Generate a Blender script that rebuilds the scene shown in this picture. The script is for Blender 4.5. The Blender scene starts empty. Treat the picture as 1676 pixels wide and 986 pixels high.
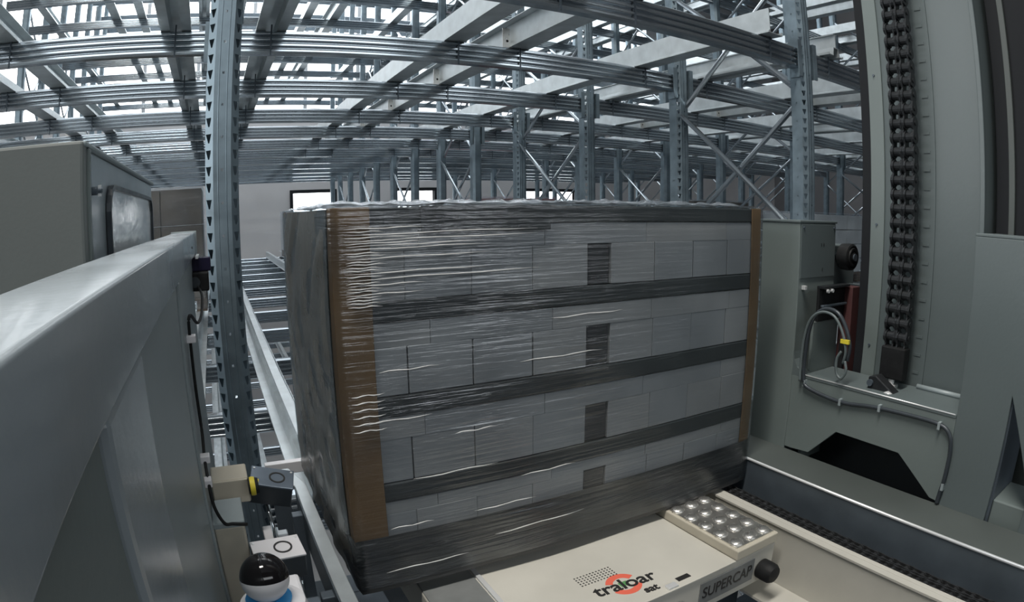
import bpy, bmesh, math, random
from mathutils import Vector, Matrix, Euler
random.seed(7)
R = math.radians
ZO = 5.0            # camera height above the hall floor; all numbers below are relative to the camera
col = bpy.context.scene.collection
sc = bpy.context.scene

# ------------------------------------------------------------------ camera (wide action-camera lens)
cd = bpy.data.cameras.new('camera'); cam = bpy.data.objects.new('camera', cd); col.objects.link(cam)
sc.camera = cam
cam.location = (0, 0, ZO)
YAW, PITCH, ROLL = R(27.53), R(8.48), R(-0.52)
cam.rotation_euler = (Matrix.Rotation(-YAW, 4, 'Z') @ Matrix.Rotation(R(90) - PITCH, 4, 'X') @ Matrix.Rotation(ROLL, 4, 'Z')).to_euler()
cd.type = 'PANO'
cd.sensor_fit = 'HORIZONTAL'; cd.sensor_width = 36.0
F_MM = 1003.0 * 36.0 / 1676.0
cd.clip_start = 0.01; cd.clip_end = 200
for holder in (cd, getattr(cd, 'cycles', None)):
    if holder is None: continue
    try:
        holder.panorama_type = 'FISHEYE_LENS_POLYNOMIAL'
        holder.fisheye_fov = math.pi
        holder.fisheye_polynomial_k0 = 0.0
        holder.fisheye_polynomial_k1 = -1.0 / F_MM
        holder.fisheye_polynomial_k2 = 0.0
        holder.fisheye_polynomial_k3 = 0.0
        holder.fisheye_polynomial_k4 = 0.0
    except Exception as e:
        pass
# ------------------------------------------------------------------ world, lights, exposure
w = bpy.data.worlds.new('world'); sc.world = w; w.use_nodes = True
w.node_tree.nodes['Background'].inputs[0].default_value = (0.78, 0.86, 0.95, 1)
w.node_tree.nodes['Background'].inputs[1].default_value = 0.05
def area(name, loc, aim, sx, sy, power, color):
    l = bpy.data.lights.new(name, 'AREA'); l.shape = 'RECTANGLE'; l.size = sx; l.size_y = sy; l.energy = power; l.color = color
    o = bpy.data.objects.new(name, l); col.objects.link(o); o.location = (loc[0], loc[1], loc[2] + ZO)
    d = Vector(aim) - Vector(loc); o.rotation_euler = d.to_track_quat('-Z', 'Y').to_euler()
    return o
area('added_overhead_fill', (-1.7, -0.1, 6.5), (-1.7, 0.0, 0), 4.2, 0.8, 720, (1.0, 0.95, 0.88))  # unseen area light added overhead to brighten the upward faces
area('added_front_fill', (2.0, -11.0, 5.2), (2.0, 4.0, 1.0), 16, 2.4, 560, (0.93, 0.97, 1.0))  # unseen fill added behind the camera for beams and load front; no window there
area('added_rack_fill', (2.0, 11.0, 8.6), (2.0, 11.0, 0), 12, 10, 1200, (0.95, 0.98, 1.0))  # unseen fill added below the closed ceiling to brighten the rack
area('added_side_fill', (-7.5, 3.0, 2.2), (1.0, 4.5, 0.2), 6, 4, 380, (0.95, 0.98, 1.0))  # unseen fill added on the left for the rail webs
sc.view_settings.view_transform = 'Standard'; sc.view_settings.look = 'None'
sc.view_settings.exposure = -0.35; sc.view_settings.gamma = 1.0; sc.view_settings.use_curve_mapping = False

# ------------------------------------------------------------------ materials
def mat(name, c, rough=.5, metal=0.0, var=.0, vs=8.0, bump=0.0, bs=60.0, stretch=(1,1,1), spec=.5, emit=None):
    m = bpy.data.materials.new(name); m.use_nodes = True; nt = m.node_tree; b = nt.nodes['Principled BSDF']
    b.inputs['Base Color'].default_value = (*c, 1); b.inputs['Roughness'].default_value = rough; b.inputs['Metallic'].default_value = metal
    b.inputs['Specular IOR Level'].default_value = spec
    tc = nt.nodes.new('ShaderNodeTexCoord'); mp = nt.nodes.new('ShaderNodeMapping'); mp.inputs['Scale'].default_value = stretch
    nt.links.new(tc.outputs['Object'], mp.inputs[0])
    if var > 0:
        n = nt.nodes.new('ShaderNodeTexNoise'); n.inputs['Scale'].default_value = vs; n.inputs['Detail'].default_value = 5
        nt.links.new(mp.outputs[0], n.inputs['Vector'])
        r = nt.nodes.new('ShaderNodeValToRGB'); r.color_ramp.elements[0].position = .3; r.color_ramp.elements[1].position = .7
        r.color_ramp.elements[0].color = (*[v * (1 - var) for v in c], 1); r.color_ramp.elements[1].color = (*[min(1, v * (1 + var)) for v in c], 1)
        nt.links.new(n.outputs['Fac'], r.inputs[0]); nt.links.new(r.outputs[0], b.inputs['Base Color'])
        mr = nt.nodes.new('ShaderNodeMapRange'); mr.inputs[3].default_value = max(.02, rough - .1); mr.inputs[4].default_value = min(1, rough + .12)
        nt.links.new(n.outputs['Fac'], mr.inputs[0]); nt.links.new(mr.outputs[0], b.inputs['Roughness'])
    if bump > 0:
        n2 = nt.nodes.new('ShaderNodeTexNoise'); n2.inputs['Scale'].default_value = bs; n2.inputs['Detail'].default_value = 4
        nt.links.new(mp.outputs[0], n2.inputs['Vector'])
        bp = nt.nodes.new('ShaderNodeBump'); bp.inputs['Strength'].default_value = bump; bp.inputs['Distance'].default_value = .01
        nt.links.new(n2.outputs['Fac'], bp.inputs['Height']); nt.links.new(bp.outputs[0], b.inputs['Normal'])
    if emit:
        b.inputs['Emission Color'].default_value = (*emit[0], 1); b.inputs['Emission Strength'].default_value = emit[1]
    return m
M = {}
M['galv'] = mat('galvanised_steel', (.40, .45, .49), .16, .85)
M['galv_rail'] = mat('galvanised_rail', (.58, .63, .65), .34, .6, .14, 9, .04, 30)
M['post'] = mat('galvanised_upright', (.20, .26, .30), .40, .6, .2, 10, .05, 40)
M['paint'] = mat('grey_green_paint', (.285, .335, .35), .34, 0, .05, 3, .03, 120)
M['paint_gloss'] = mat('glossy_grey_paint', (.32, .365, .395), .20, 0, .06, 4, .04, 60)
M['paint_side'] = mat('grey_frame_paint', (.165, .20, .196), .42, 0, .06, 3, .03, 120)
M['cabinet_face'] = mat('cabinet_door_paint', (.17, .19, .185), .45, 0, .04, 3, .02, 150)
M['mast'] = mat('mast_paint', (.118, .146, .150), .4, 0, .06, 2, .03, 100)
M['white'] = mat('cream_white_paint', (.52, .51, .46), .4, 0, .06, 6, .02, 100)
M['beige'] = mat('beige_plastic', (.50, .47, .39), .5, 0, .06, 12)
M['steel_dark'] = mat('dark_blue_steel', (.10, .125, .15), .38, .35, .2, 6, .03, 60)
M['deck'] = mat('dark_deck_paint', (.075, .088, .084), .5, 0, .1, 5)
M['steel_edge'] = mat('steel_and_highlight', (.85, .87, .88), .35, .5)  # bare steel parts, also the painted highlight along the carriage rail
M['alu'] = mat('aluminium_plate', (.72, .71, .68), .28, .9, .12, 30)
M['black'] = mat('black_rubber', (.014, .015, .016), .55, 0, .2, 30, .1, 90, spec=.2)
M['blackgloss'] = mat('black_gloss_plastic', (.008, .007, .008), .08)
M['chain'] = mat('oiled_chain_steel', (.026, .029, .032), .38, .3, .25, 60, spec=.35)
M['chain_drive'] = mat('worn_chain_steel', (.11, .115, .12), .3, .8, .3, 90)
M['maroon'] = mat('maroon_plate', (.085, .035, .035), .5, 0, .1, 20)
M['wht_plastic'] = mat('white_plastic', (.75, .75, .78), .35)
M['blue'] = mat('blue_ring', (.04, .35, .75), .4)
M['yellow'] = mat('yellow_tag', (.75, .62, .05), .5)
M['red'] = mat('red_print', (.72, .14, .09), .5)
M['green'] = mat('green_print', (.10, .28, .10), .5)
M['ink'] = mat('black_print', (.02, .02, .02), .5)
M['grey_plate'] = mat('grey_name_plate', (.16, .17, .17), .5, 0, .1, 20)
M['sensor'] = mat('sensor_dark_body', (.045, .055, .065), .35, .2, .1, 20)
M['sensor_top'] = mat('sensor_top_plate', (.16, .20, .25), .3, .4, .1, 20)
M['purple'] = mat('purple_reflection', (.015, .013, .035), .2)  # near-black sensor head with a purple reflection mixed into its colour
M['cardboard'] = mat('brown_cardboard', (.155, .095, .045), .6, 0, .12, 10, .05, 120)
M['carton'] = mat('pale_grey_carton', (.262, .275, .285), .55, 0, .06, 7, .02, 80)
M['carton2'] = mat('pale_grey_carton_warm', (.285, .292, .295), .55, 0, .07, 7, .02, 80)
M['band'] = mat('dark_grey_tray', (.034, .040, .042), .5, 0, .12, 8)
M['void'] = mat('shaded_opening', (.035, .036, .038), .6, 0, .1, 20)
M['wood'] = mat('dim_pallet_wood', (.13, .10, .075), .7, 0, .25, 6, .1, 50, (1, 12, 12))
M['wrap_brown'] = mat('grey_brown_wrapped_carton', (.15, .135, .115), .35, 0, .2, 3, .2, 14)
M['wrap_white'] = mat('white_wrapped_goods', (.55, .57, .58), .3, 0, .12, 3, .3, 12)
M['wrap_red'] = mat('red_wrapped_goods', (.36, .20, .20), .35, 0, .2, 3, .2, 12)
M['concrete'] = mat('grey_plaster_wall', (.55, .545, .55), .85, 0, .10, .6, .1, 12)
M['wall_dark'] = mat('dark_side_wall', (.16, .16, .165), .85, 0, .1, .6)
M['floor'] = mat('concrete_floor', (.28, .28, .28), .6, 0, .15, .5)
M['roof'] = mat('roof_sheet', (.42, .44, .46), .6, .2, .1, 1)
M['frame_dark'] = mat('dark_window_frame', (.018, .020, .023), .65, spec=.15)
M['daylight'] = mat('daylight_glazing', (.9, .95, 1), .3, emit=((.95, .98, 1.0), 6.0))
M['lampdiff'] = M['daylight']
def film_mat(name, fac, rough, bump, stretch, scale, tint=(.9, .93, .95)):
    m = bpy.data.materials.new(name); m.use_nodes = True; nt = m.node_tree; nt.nodes.clear()
    out = nt.nodes.new('ShaderNodeOutputMaterial'); mx = nt.nodes.new('ShaderNodeMixShader')
    tr = nt.nodes.new('ShaderNodeBsdfTransparent'); gl = nt.nodes.new('ShaderNodeBsdfGlossy')
    tr.inputs[0].default_value = (*tint, 1); gl.inputs['Roughness'].default_value = rough; gl.inputs[0].default_value = (.95, .97, 1, 1)
    tc = nt.nodes.new('ShaderNodeTexCoord'); mp = nt.nodes.new('ShaderNodeMapping'); mp.inputs['Scale'].default_value = stretch
    n = nt.nodes.new('ShaderNodeTexNoise'); n.inputs['Scale'].default_value = scale; n.inputs['Detail'].default_value = 4
    n3 = nt.nodes.new('ShaderNodeTexNoise'); n3.inputs['Scale'].default_value = 5.0
    bp = nt.nodes.new('ShaderNodeBump'); bp.inputs['Strength'].default_value = bump; bp.inputs['Distance'].default_value = .02
    lw = nt.nodes.new('ShaderNodeLayerWeight'); lw.inputs[0].default_value = .35
    ma = nt.nodes.new('ShaderNodeMath'); ma.operation = 'MULTIPLY_ADD'; ma.inputs[1].default_value = .45; ma.inputs[2].default_value = fac
    mu = nt.nodes.new('ShaderNodeMath'); mu.operation = 'MULTIPLY'
    ra = nt.nodes.new('ShaderNodeMapRange'); ra.inputs[1].default_value = .35; ra.inputs[2].default_value = .65; ra.inputs[3].default_value = .5; ra.inputs[4].default_value = 1.3
    L = nt.links.new
    L(tc.outputs['Object'], mp.inputs[0]); L(mp.outputs[0], n.inputs['Vector']); L(tc.outputs['Object'], n3.inputs['Vector'])
    L(n.outputs['Fac'], bp.inputs['Height']); L(bp.outputs[0], gl.inputs['Normal'])
    L(lw.outputs['Fresnel'], ma.inputs[0]); L(ma.outputs[0], mu.inputs[0]); L(n3.outputs['Fac'], ra.inputs[0]); L(ra.outputs[0], mu.inputs[1])
    L(mu.outputs[0], mx.inputs[0]); L(tr.outputs[0], mx.inputs[1]); L(gl.outputs[0], mx.inputs[2]); L(mx.outputs[0], out.inputs[0])
    return m
M['film'] = film_mat('stretch_film', .085, .2, .32, (1.2, 1.2, 42), 3.0)
M['film_dark'] = mat('shaded_film_skirt', (.040, .042, .043), .32, 0, .25, 4, .5, 10, (1, 1, 6))  # wrap film round the pallet, coloured dark for the shade beneath the load
M['film_loose'] = film_mat('crumpled_film', .35, .25, 1.0, (1, 1, 1), 22.0)
M['film_fold'] = mat('film_fold_glint', (.62, .63, .63), .25, 0, .1, 30)
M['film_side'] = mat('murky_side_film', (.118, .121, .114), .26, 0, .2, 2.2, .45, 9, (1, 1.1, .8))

# ------------------------------------------------------------------ mesh helpers
def wl(o):
    v = Vector((0, 0, 0))
    while o is not None:
        v += o.location; o = o.parent
    return v
class MB:
    def __init__(s): s.v = []; s.f = []
    def add(s, vs, fs):
        n = len(s.v); s.v += [tuple(p) for p in vs]; s.f += [tuple(i + n for i in f) for f in fs]; return s
    def box(s, x0, x1, y0, y1, z0, z1):
        return s.add([(x0,y0,z0),(x1,y0,z0),(x1,y1,z0),(x0,y1,z0),(x0,y0,z1),(x1,y0,z1),(x1,y1,z1),(x0,y1,z1)],
                     [(3,2,1,0),(4,5,6,7),(0,1,5,4),(1,2,6,5),(2,3,7,6),(3,0,4,7)])
    def prism(s, pts, a, b, axis):
        # pts are 2D; axis 'x' -> (y,z), 'y' -> (x,z), 'z' -> (x,y)
        def P(p, t): return {'x': (t, p[0], p[1]), 'y': (p[0], t, p[1]), 'z': (p[0], p[1], t)}[axis]
        n = len(pts)
        return s.add([P(p, a) for p in pts] + [P(p, b) for p in pts],
                     [tuple(range(n - 1, -1, -1)), tuple(range(n, 2 * n))] + [(i, (i + 1) % n, n + (i + 1) % n, n + i) for i in range(n)])
    def tube(s, pts, r, seg=8, closed=False):
        pts = [Vector(p) for p in pts]; rings = []
        up = Vector((0.13, 0.31, 0.94))
        for i, p in enumerate(pts):
            d = (pts[min(i + 1, len(pts) - 1)] - pts[max(i - 1, 0)]).normalized()
            a = d.cross(up)
            if a.length < 1e-3: a = d.cross(Vector((1, 0, 0)))
            a.normalize(); b = d.cross(a).normalized()
            rr = r[i] if isinstance(r, (list, tuple)) else r
            rings.append([p + (a * math.cos(2 * math.pi * k / seg) + b * math.sin(2 * math.pi * k / seg)) * rr for k in range(seg)])
        vs = [q for g in rings for q in g]; fs = []
        for i in range(len(pts) - 1):
            for k in range(seg):
                fs.append((i * seg + k, i * seg + (k + 1) % seg, (i + 1) * seg + (k + 1) % seg, (i + 1) * seg + k))
        fs.append(tuple(range(seg - 1, -1, -1))); fs.append(tuple((len(pts) - 1) * seg + k for k in range(seg)))
        return s.add(vs, fs)
    def lathe(s, prof, c, axis='z', seg=24, closed=False):
        # prof: list of (radius, t) along axis
        vs = []; fs = []; n = len(prof)
        for (r, t) in prof:
            for k in range(seg):
                a = 2 * math.pi * k / seg; u, v = r * math.cos(a), r * math.sin(a)
                p = {'z': (u, v, t), 'y': (u, t, v), 'x': (t, u, v)}[axis]
                vs.append((p[0] + c[0], p[1] + c[1], p[2] + c[2]))
        for i in range(n - 1):
            for k in range(seg):
                fs.append((i * seg + k, i * seg + (k + 1) % seg, (i + 1) * seg + (k + 1) % seg, (i + 1) * seg + k))
        if closed:
            for k in range(seg): fs.append(((n - 1) * seg + k, (n - 1) * seg + (k + 1) % seg, (k + 1) % seg, k))
        else:
            fs.append(tuple(range(seg))); fs.append(tuple((n - 1) * seg + k for k in range(seg)))
        return s.add(vs, fs)
    def mesh(s, name, m, bevel=0, smooth=False, off=Vector((0, 0, 0)), segs=2):
        me = bpy.data.meshes.new(name)
        me.from_pydata([(p[0] - off.x, p[1] - off.y, p[2] - off.z) for p in s.v], [], s.f)
        bm = bmesh.new(); bm.from_mesh(me)
        bmesh.ops.recalc_face_normals(bm, faces=bm.faces)
        if bevel:
            es = [e for e in bm.edges if len(e.link_faces) == 2 and e.calc_face_angle(0) > .5]
            bmesh.ops.bevel(bm, geom=es, offset=bevel, segments=segs, profile=.5, affect='EDGES', clamp_overlap=True)
        bm.to_mesh(me); bm.free()
        me.materials.append(M[m] if isinstance(m, str) else m)
        if smooth:
            for p in me.polygons: p.use_smooth = True
        if smooth == 'auto':
            me.set_sharp_from_angle(angle=R(40))
        return me
    def build(s, name, m, parent=None, bevel=0, smooth=False, segs=2):
        me = s.mesh(name, m, bevel, smooth, wl(parent), segs)
        o = bpy.data.objects.new(name, me); col.objects.link(o); o.parent = parent
        return o
def tag(o, label=None, cat=None, group=None, kind=None):
    if label: o['label'] = label
    if cat: o['category'] = cat
    if group: o['group'] = group
    if kind: o['kind'] = kind
    return o
def thing(name, label, cat, loc=(0, 0, 0), group=None):
    o = bpy.data.objects.new(name, None); col.objects.link(o); o.location = loc; o.empty_display_size = .1
    return tag(o, label, cat, group)
def inst(name, me, loc, parent=None, rot=None):
    o = bpy.data.objects.new(name, me); col.objects.link(o); o.parent = parent
    o.location = Vector(loc) - (wl(parent) if parent else Vector((0, 0, 0)))
    if rot: o.rotation_euler = rot
    return o
def textmesh(name, s, size, m, origin, xdir, ydir, parent, depth=.0006, sx=1.0, bold=0.0):
    cu = bpy.data.curves.new(name, 'FONT'); cu.body = s; cu.size = size; cu.align_x = 'CENTER'; cu.align_y = 'CENTER'; cu.extrude = depth; cu.offset = bold
    t = bpy.data.objects.new(name, cu); col.objects.link(t)
    me = bpy.data.meshes.new_from_object(t.evaluated_get(bpy.context.evaluated_depsgraph_get()))
    bpy.data.objects.remove(t); me.name = name; me.materials.clear(); me.materials.append(M[m])
    x = Vector(xdir).normalized() * sx; y = Vector(ydir).normalized(); z = x.cross(y).normalized()
    mt = Matrix(((x.x, y.x, z.x, 0), (x.y, y.y, z.y, 0), (x.z, y.z, z.z, 0), (0, 0, 0, 1)))
    me.transform(Matrix.Translation(Vector(origin) - wl(parent)) @ mt)
    o = bpy.data.objects.new(name, me); col.objects.link(o); o.parent = parent
    return o
ORD = ['nearest', 'second', 'third', 'fourth', 'fifth', 'sixth', 'seventh', 'eighth', 'ninth', 'tenth', 'eleventh', 'twelfth', 'farthest']

# ================================================================== THE HALL
FZ = -5.0; CZ = 9.0; WY = 17.0
tag(MB().box(-10, 22, -6, WY + .3, FZ - .2, FZ).build('floor', 'floor'), kind='structure')
tag(MB().box(-10, 22, -6, WY + .3, CZ, CZ + .2).build('ceiling', 'roof'), kind='structure')
GZ0, GZ1 = 2.9, 8.6
wm = MB()
wins = [(2.16, 3.3, -.1, .62), (5.1, 6.3, .1, .62), (9.2, 11.2, .1, .6)]
xs = -10.0
for (a, b, z0, z1) in wins:
    wm.box(xs, a, WY, WY + .3, FZ, GZ0); wm.box(a, b, WY, WY + .3, FZ, z0); wm.box(a, b, WY, WY + .3, z1, GZ0); xs = b
wm.box(xs, 22, WY, WY + .3, FZ, GZ0); wm.box(-10, 22, WY, WY + .3, GZ1, CZ)
tag(wm.build('wall_back', 'concrete'), kind='structure')
tag(MB().box(21.8, 22, -6, WY, FZ, CZ).build('wall_right', 'wall_dark'), kind='structure')
tag(MB().box(-10.2, -10, -6, WY, FZ, CZ).build('wall_left', 'concrete'), kind='structure')
for i, (a, b, z0, z1) in enumerate(wins):
    f = MB(); t = .09
    f.box(a - t, b + t, WY - .06, WY + .1, z1, z1 + t); f.box(a - t, b + t, WY - .06, WY + .1, z0 - t, z0)
    f.box(a - t, a, WY - .06, WY + .1, z0, z1); f.box(b, b + t, WY - .06, WY + .1, z0, z1)
    fo = tag(f.build('window_%d' % (i + 1), 'frame_dark'), kind='structure')
    MB().box(a, b, WY + .12, WY + .15, z0, z1).build('pane', 'daylight', fo)
# high glazing: bays of panes between mullions
gw = thing('window_4', None, None); gw['kind'] = 'structure'
fr = MB()
nx = 15; x0 = -8.0; pw = 1.5
for i in range(nx + 1): fr.box(x0 + i * pw - .05, x0 + i * pw + .05, WY - .05, WY + .2, GZ0, GZ1)
fr.box(-10, x0 - .05, WY, WY + .2, GZ0, GZ1); fr.box(x0 + nx * pw + .05, 22, WY, WY + .2, GZ0, GZ1)
rowsz = [GZ0, 5.0, 6.8, GZ1]
for z in rowsz: fr.box(-10, 22, WY - .06, WY + .2, z - .06, z + .06)
fr.build('window_frame', 'roof', gw)
pane = MB().box(0, pw - .1, 0, .03, 0, 1).mesh('pane', 'daylight')
for i in range(nx):
    for j in range(3):
        o = inst('pane', pane, (x0 + i * pw + .05, WY + .08, rowsz[j] + .06), gw); o.scale = (1, 1, rowsz[j + 1] - rowsz[j] - .12)

# ================================================================== STORAGE RACK
XF0, PIT = .024, 2.955
XF = lambda k: XF0 + PIT * k
ROW = [2.095, 3.16, 4.30, 5.51, 6.60, 7.72, 8.84, 9.96, 11.08, 12.2, 13.32, 14.44, 15.4]
LEV = {'upper': .838, 'high': .838 + 1.953, 'pallet': .838 - 1.953, 'low': .838 - 2 * 1.953, 'top': .838 + 2 * 1.953}   # beam undersides
BH = .125; PB, PT = FZ, 7.0
def post_mesh(detailed):
    m = MB()
    prof = [(-.030, 0), (.030, 0), (.056, .024), (.056, .098), (.038, .106), (.038, .102), (.052, .095), (.052, .026), (.028, .004), (-.028, .004),
            (-.052, .026), (-.052, .095), (-.038, .102), (-.038, .106), (-.056, .098), (-.056, .024)]
    if not detailed:
        m.prism(prof, PB, PT, 'z')
        for z in [PB + .3 * i for i in range(0)]: pass
        return m.mesh('post', 'post')
    p = .0535; n = int((4.2) / p); zb = -1.9
    m.prism(prof, PB, zb, 'z'); m.prism(prof, zb + n * p, PT, 'z')
    def ring(o, i):   # outer quad, inner quad -> 4 faces
        b = len(m.v); m.v += [tuple(q) for q in o + i]
        for k in range(4): m.f.append((b + k, b + (k + 1) % 4, b + 4 + (k + 1) % 4, b + 4 + k))
    def lerp(a, b, t): return (a[0] + (b[0] - a[0]) * t, a[1] + (b[1] - a[1]) * t)
    for j in range(n):
        z = zb + j * p
        for s in (-1, 1):
            a, b = (.030 * s, 0), (.056 * s, .024)
            P = lambda t, zz: (*lerp(a, b, t), z + zz)
            ring([P(0, 0), P(1, 0), P(1, p), P(0, p)], [P(.46, .010), P(.62, .010), P(.92, .040), P(.22, .040)])
            Q = lambda t, zz: (.056 * s, .024 + .074 * t, z + zz)
            if j % 2: ring([Q(0, 0), Q(1, 0), Q(1, p), Q(0, p)], [Q(.42, .020), Q(.54, .020), Q(.54, .030), Q(.42, .030)])
            else: m.add([Q(0, 0), Q(1, 0), Q(1, p), Q(0, p)], [(0, 1, 2, 3)])
            m.add([(.056*s, .098, z), (.038*s, .106, z), (.038*s, .106, z + p), (.056*s, .098, z + p)], [(0, 1, 2, 3)])
            m.add([(.052*s, .026, z), (.052*s, .095, z), (.052*s, .095, z + p), (.052*s, .026, z + p)], [(0, 1, 2, 3)])
        C = lambda x, zz: (x, 0, z + zz)
        if j % 2 == 0: ring([C(-.03, 0), C(.03, 0), C(.03, p), C(-.03, p)], [C(-.004, .024), C(.004, .024), C(.004, .033), C(-.004, .033)])
        else: m.add([C(-.03, 0), C(.03, 0), C(.03, p), C(-.03, p)], [(0, 1, 2, 3)])
    for x in (-.014, .014):          # two rolled stiffening beads on the front face
        m.prism([(x - .002, 0), (x, -.002), (x + .002, 0)], zb, zb + n * p, 'z')
    return m.mesh('post', 'post')
POST, POSTD = post_mesh(False), post_mesh(True)
FOOT = MB().box(-.09, .09, -.04, .15, PB, PB + .012).mesh('base_plate', 'post')
def brace_mesh(d, h):
    m = MB(); L = math.hypot(d, h)
    m.tube([(0, 0, 0), (0, d, h)], .017, 8)
    return m.mesh('brace', 'galv', smooth='auto')
BR = {}
frames = [(0, 1), (2, 3), (4, 5), (6, 7), (8, 9), (10, 11), (12, None)]
PANEL = .85
BAYNAME = {-1: 'left of the slotted column', 0: 'in the load bay', 1: 'in the second bay', 2: 'in the third bay', 3: 'in the fourth bay'}
LINENAME = {-1: 'at the far left of the left lane', 0: 'at the left of the wrapped load', 1: 'in the first frame line right of the wrapped load', 2: 'in the second frame line right of the load', 3: 'in the third frame line right of the load', 4: 'in the fourth frame line right of the load'}
for k in range(-1, 5):
    for fi, (a, b) in enumerate(frames):
        if k == -1 and fi < 3: continue
        if k == 0 and fi > 2: continue
        if k == 4 and fi < 2: continue
        det = (k in (0, 1) and fi == 0) or (k == 1 and fi == 1)
        if k == 0 and fi == 0: lab = 'slotted galvanised upright column standing left of the wrapped load'
        elif k == 1 and fi == 0: lab = 'big braced rack upright frame behind the grey cabinet right of the load'
        else: lab = '%s braced rack upright frame %s' % (ORD[fi] if fi else 'nearest', LINENAME[k])
        e = thing('rack_upright_frame', lab, 'rack frame', (XF(k), ROW[a], FZ), 'upright frames of the storage rack')
        for r in (a, b):
            if r is None: continue
            o = inst('post', POSTD if det else POST, (XF(k), ROW[r] - .05, 0), e)
            inst('base_plate', FOOT, (XF(k), ROW[r] - .05, 0), e)
        if b is None: continue
        d = ROW[b] - ROW[a]
        key = (a, b)
        if key not in BR: BR[key] = (brace_mesh(d, PANEL), brace_mesh(d, -PANEL))
        if k == 0 and fi == 0: rng = range(-2, 2)
        else: rng = range(-3, 4)
        for j in rng:
            z = -.15 + PANEL * j
            inst('brace', BR[key][0], (XF(k) - .02, ROW[a], z), e)
            inst('brace', BR[key][1], (XF(k) + .02, ROW[a], z + PANEL), e)
# --- beams
BL = PIT - .13
def beam_mesh():
    # ribbed section in (y, z): four rounded ribs on the front face
    pts = []
    n = 4; h = BH / n
    for i in range(n):
        z = i * h
        pts += [(.006, z + .001), (-.006, z + .0095), (-.008, z + .0115), (-.008, z + .0205), (-.006, z + .0225), (.006, z + h - .001)]
    pts += [(.010, BH), (.052, BH), (.052, 0)]
    m = MB().prism([(p[0] - .026, p[1]) for p in pts], -BL / 2, BL / 2, 'x')
    return m.mesh('rack_beam', 'galv')
BEAM = beam_mesh()
END = MB().box(-.004, .004, -.045, .04, -.05, BH + .04).box(-.004, .03, -.05, -.042, -.05, BH + .04).mesh('end_plate', 'post')
LEVNAME = {'upper': 'overhead above the load', 'high': 'high up by the windows', 'pallet': 'at pallet level', 'low': 'below the carriage', 'top': 'in the topmost level'}
for lv in ('upper', 'high', 'pallet', 'low', 'top'):
    for bay in range(-1, 4):
        if lv == 'low' and bay > 0: continue
        if lv == 'pallet' and bay > 2: continue
        for r in range(13):
            if lv in ('high',) and r < 3: continue
            if lv == 'top' and r < 6: continue
            if lv == 'top' and r < 10 and not (bay == 3 and r < 8): continue
            if lv == 'pallet' and bay > 0 and r not in (0, 1, 2, 3, 4, 5): continue
            if lv == 'low' and r < (3 if bay == 0 else 5): continue
            lab = '%s-row ribbed galvanised beam %s %s' % (ORD[r], LEVNAME[lv], BAYNAME[bay])
            xc = XF(bay) + PIT / 2
            o = inst('rack_beam', BEAM, (xc, ROW[r], LEV[lv]))
            tag(o, lab, 'beam', 'ribbed beams of the storage rack')
            if r < 5 and lv == 'upper':
                for s in (-1, 1):
                    q = inst('end_plate', END, (xc + s * (BL / 2 + .002), ROW[r], LEV[lv]), o)
                    if s > 0: q.rotation_euler = (0, 0, 0); q.scale = (-1, 1, 1)
# --- shuttle rails: lying on the beams, running into the depth
RY0, RY1 = 2.0, 15.6
RH = .135
def rail_mesh(kind):
    t = .004
    if kind == 'hat':      # double flange with a raised centre, seen from below
        pr = [(-.08, 0), (-.03, 0), (-.022, .05), (.022, .05), (.03, 0), (.08, 0), (.08, .014), (.076, .014), (.076, t), (.034, t), (.026, .054), (.004, .054), (.004, RH), (.022, RH), (.022, RH + t), (-.022, RH + t), (-.022, RH), (-.004, RH), (-.004, .054), (-.026, .054), (-.034, t), (-.076, t), (-.076, .014), (-.08, .014)]
    elif kind == 'c':      # web at x=0, both flanges to +x, lip
        pr = [(0, 0), (.11, 0), (.11, .02), (.106, .02), (.106, t), (t, t), (t, RH), (.06, RH), (.06, RH + t), (0, RH + t)]
        pr = [(-.012, 0)] + pr[1:-1] + [(0, RH + t), (0, .016), (-.012, .010)]
    else:                  # z section: top flange to -x, bottom flange to +x
        pr = [(0, 0), (.13, 0), (.13, .018), (.126, .018), (.126, t), (t, t), (t, RH + t), (-.05, RH + t), (-.05, RH), (0, RH)]
    return MB().prism(pr, RY0, RY1, 'y').mesh('shuttle_rail', 'galv_rail')
RAILM = {k: rail_mesh(k) for k in ('hat', 'c', 'z')}
STRAP = MB().box(-.004, .004, -.036, -.031, -.012, BH + .03).mesh('strap', 'steel_dark')
PLATE = MB().prism([(-.03, BH - .004), (.03, BH - .004), (.03, BH + .10), (.012, BH + .115), (-.03, BH + .115)], -.034, -.030, 'y').mesh('bracket', 'alu')
HOLE = MB().lathe([(.008, -.0355), (.008, -.0335)], (0, 0, BH + .035), 'y', 10).mesh('bolt', 'black')
RAILS = [('hat', .25, 'first'), ('c', 1.215, 'second'), ('z', 1.605, 'third'), ('c', 2.55, 'last')]
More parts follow.
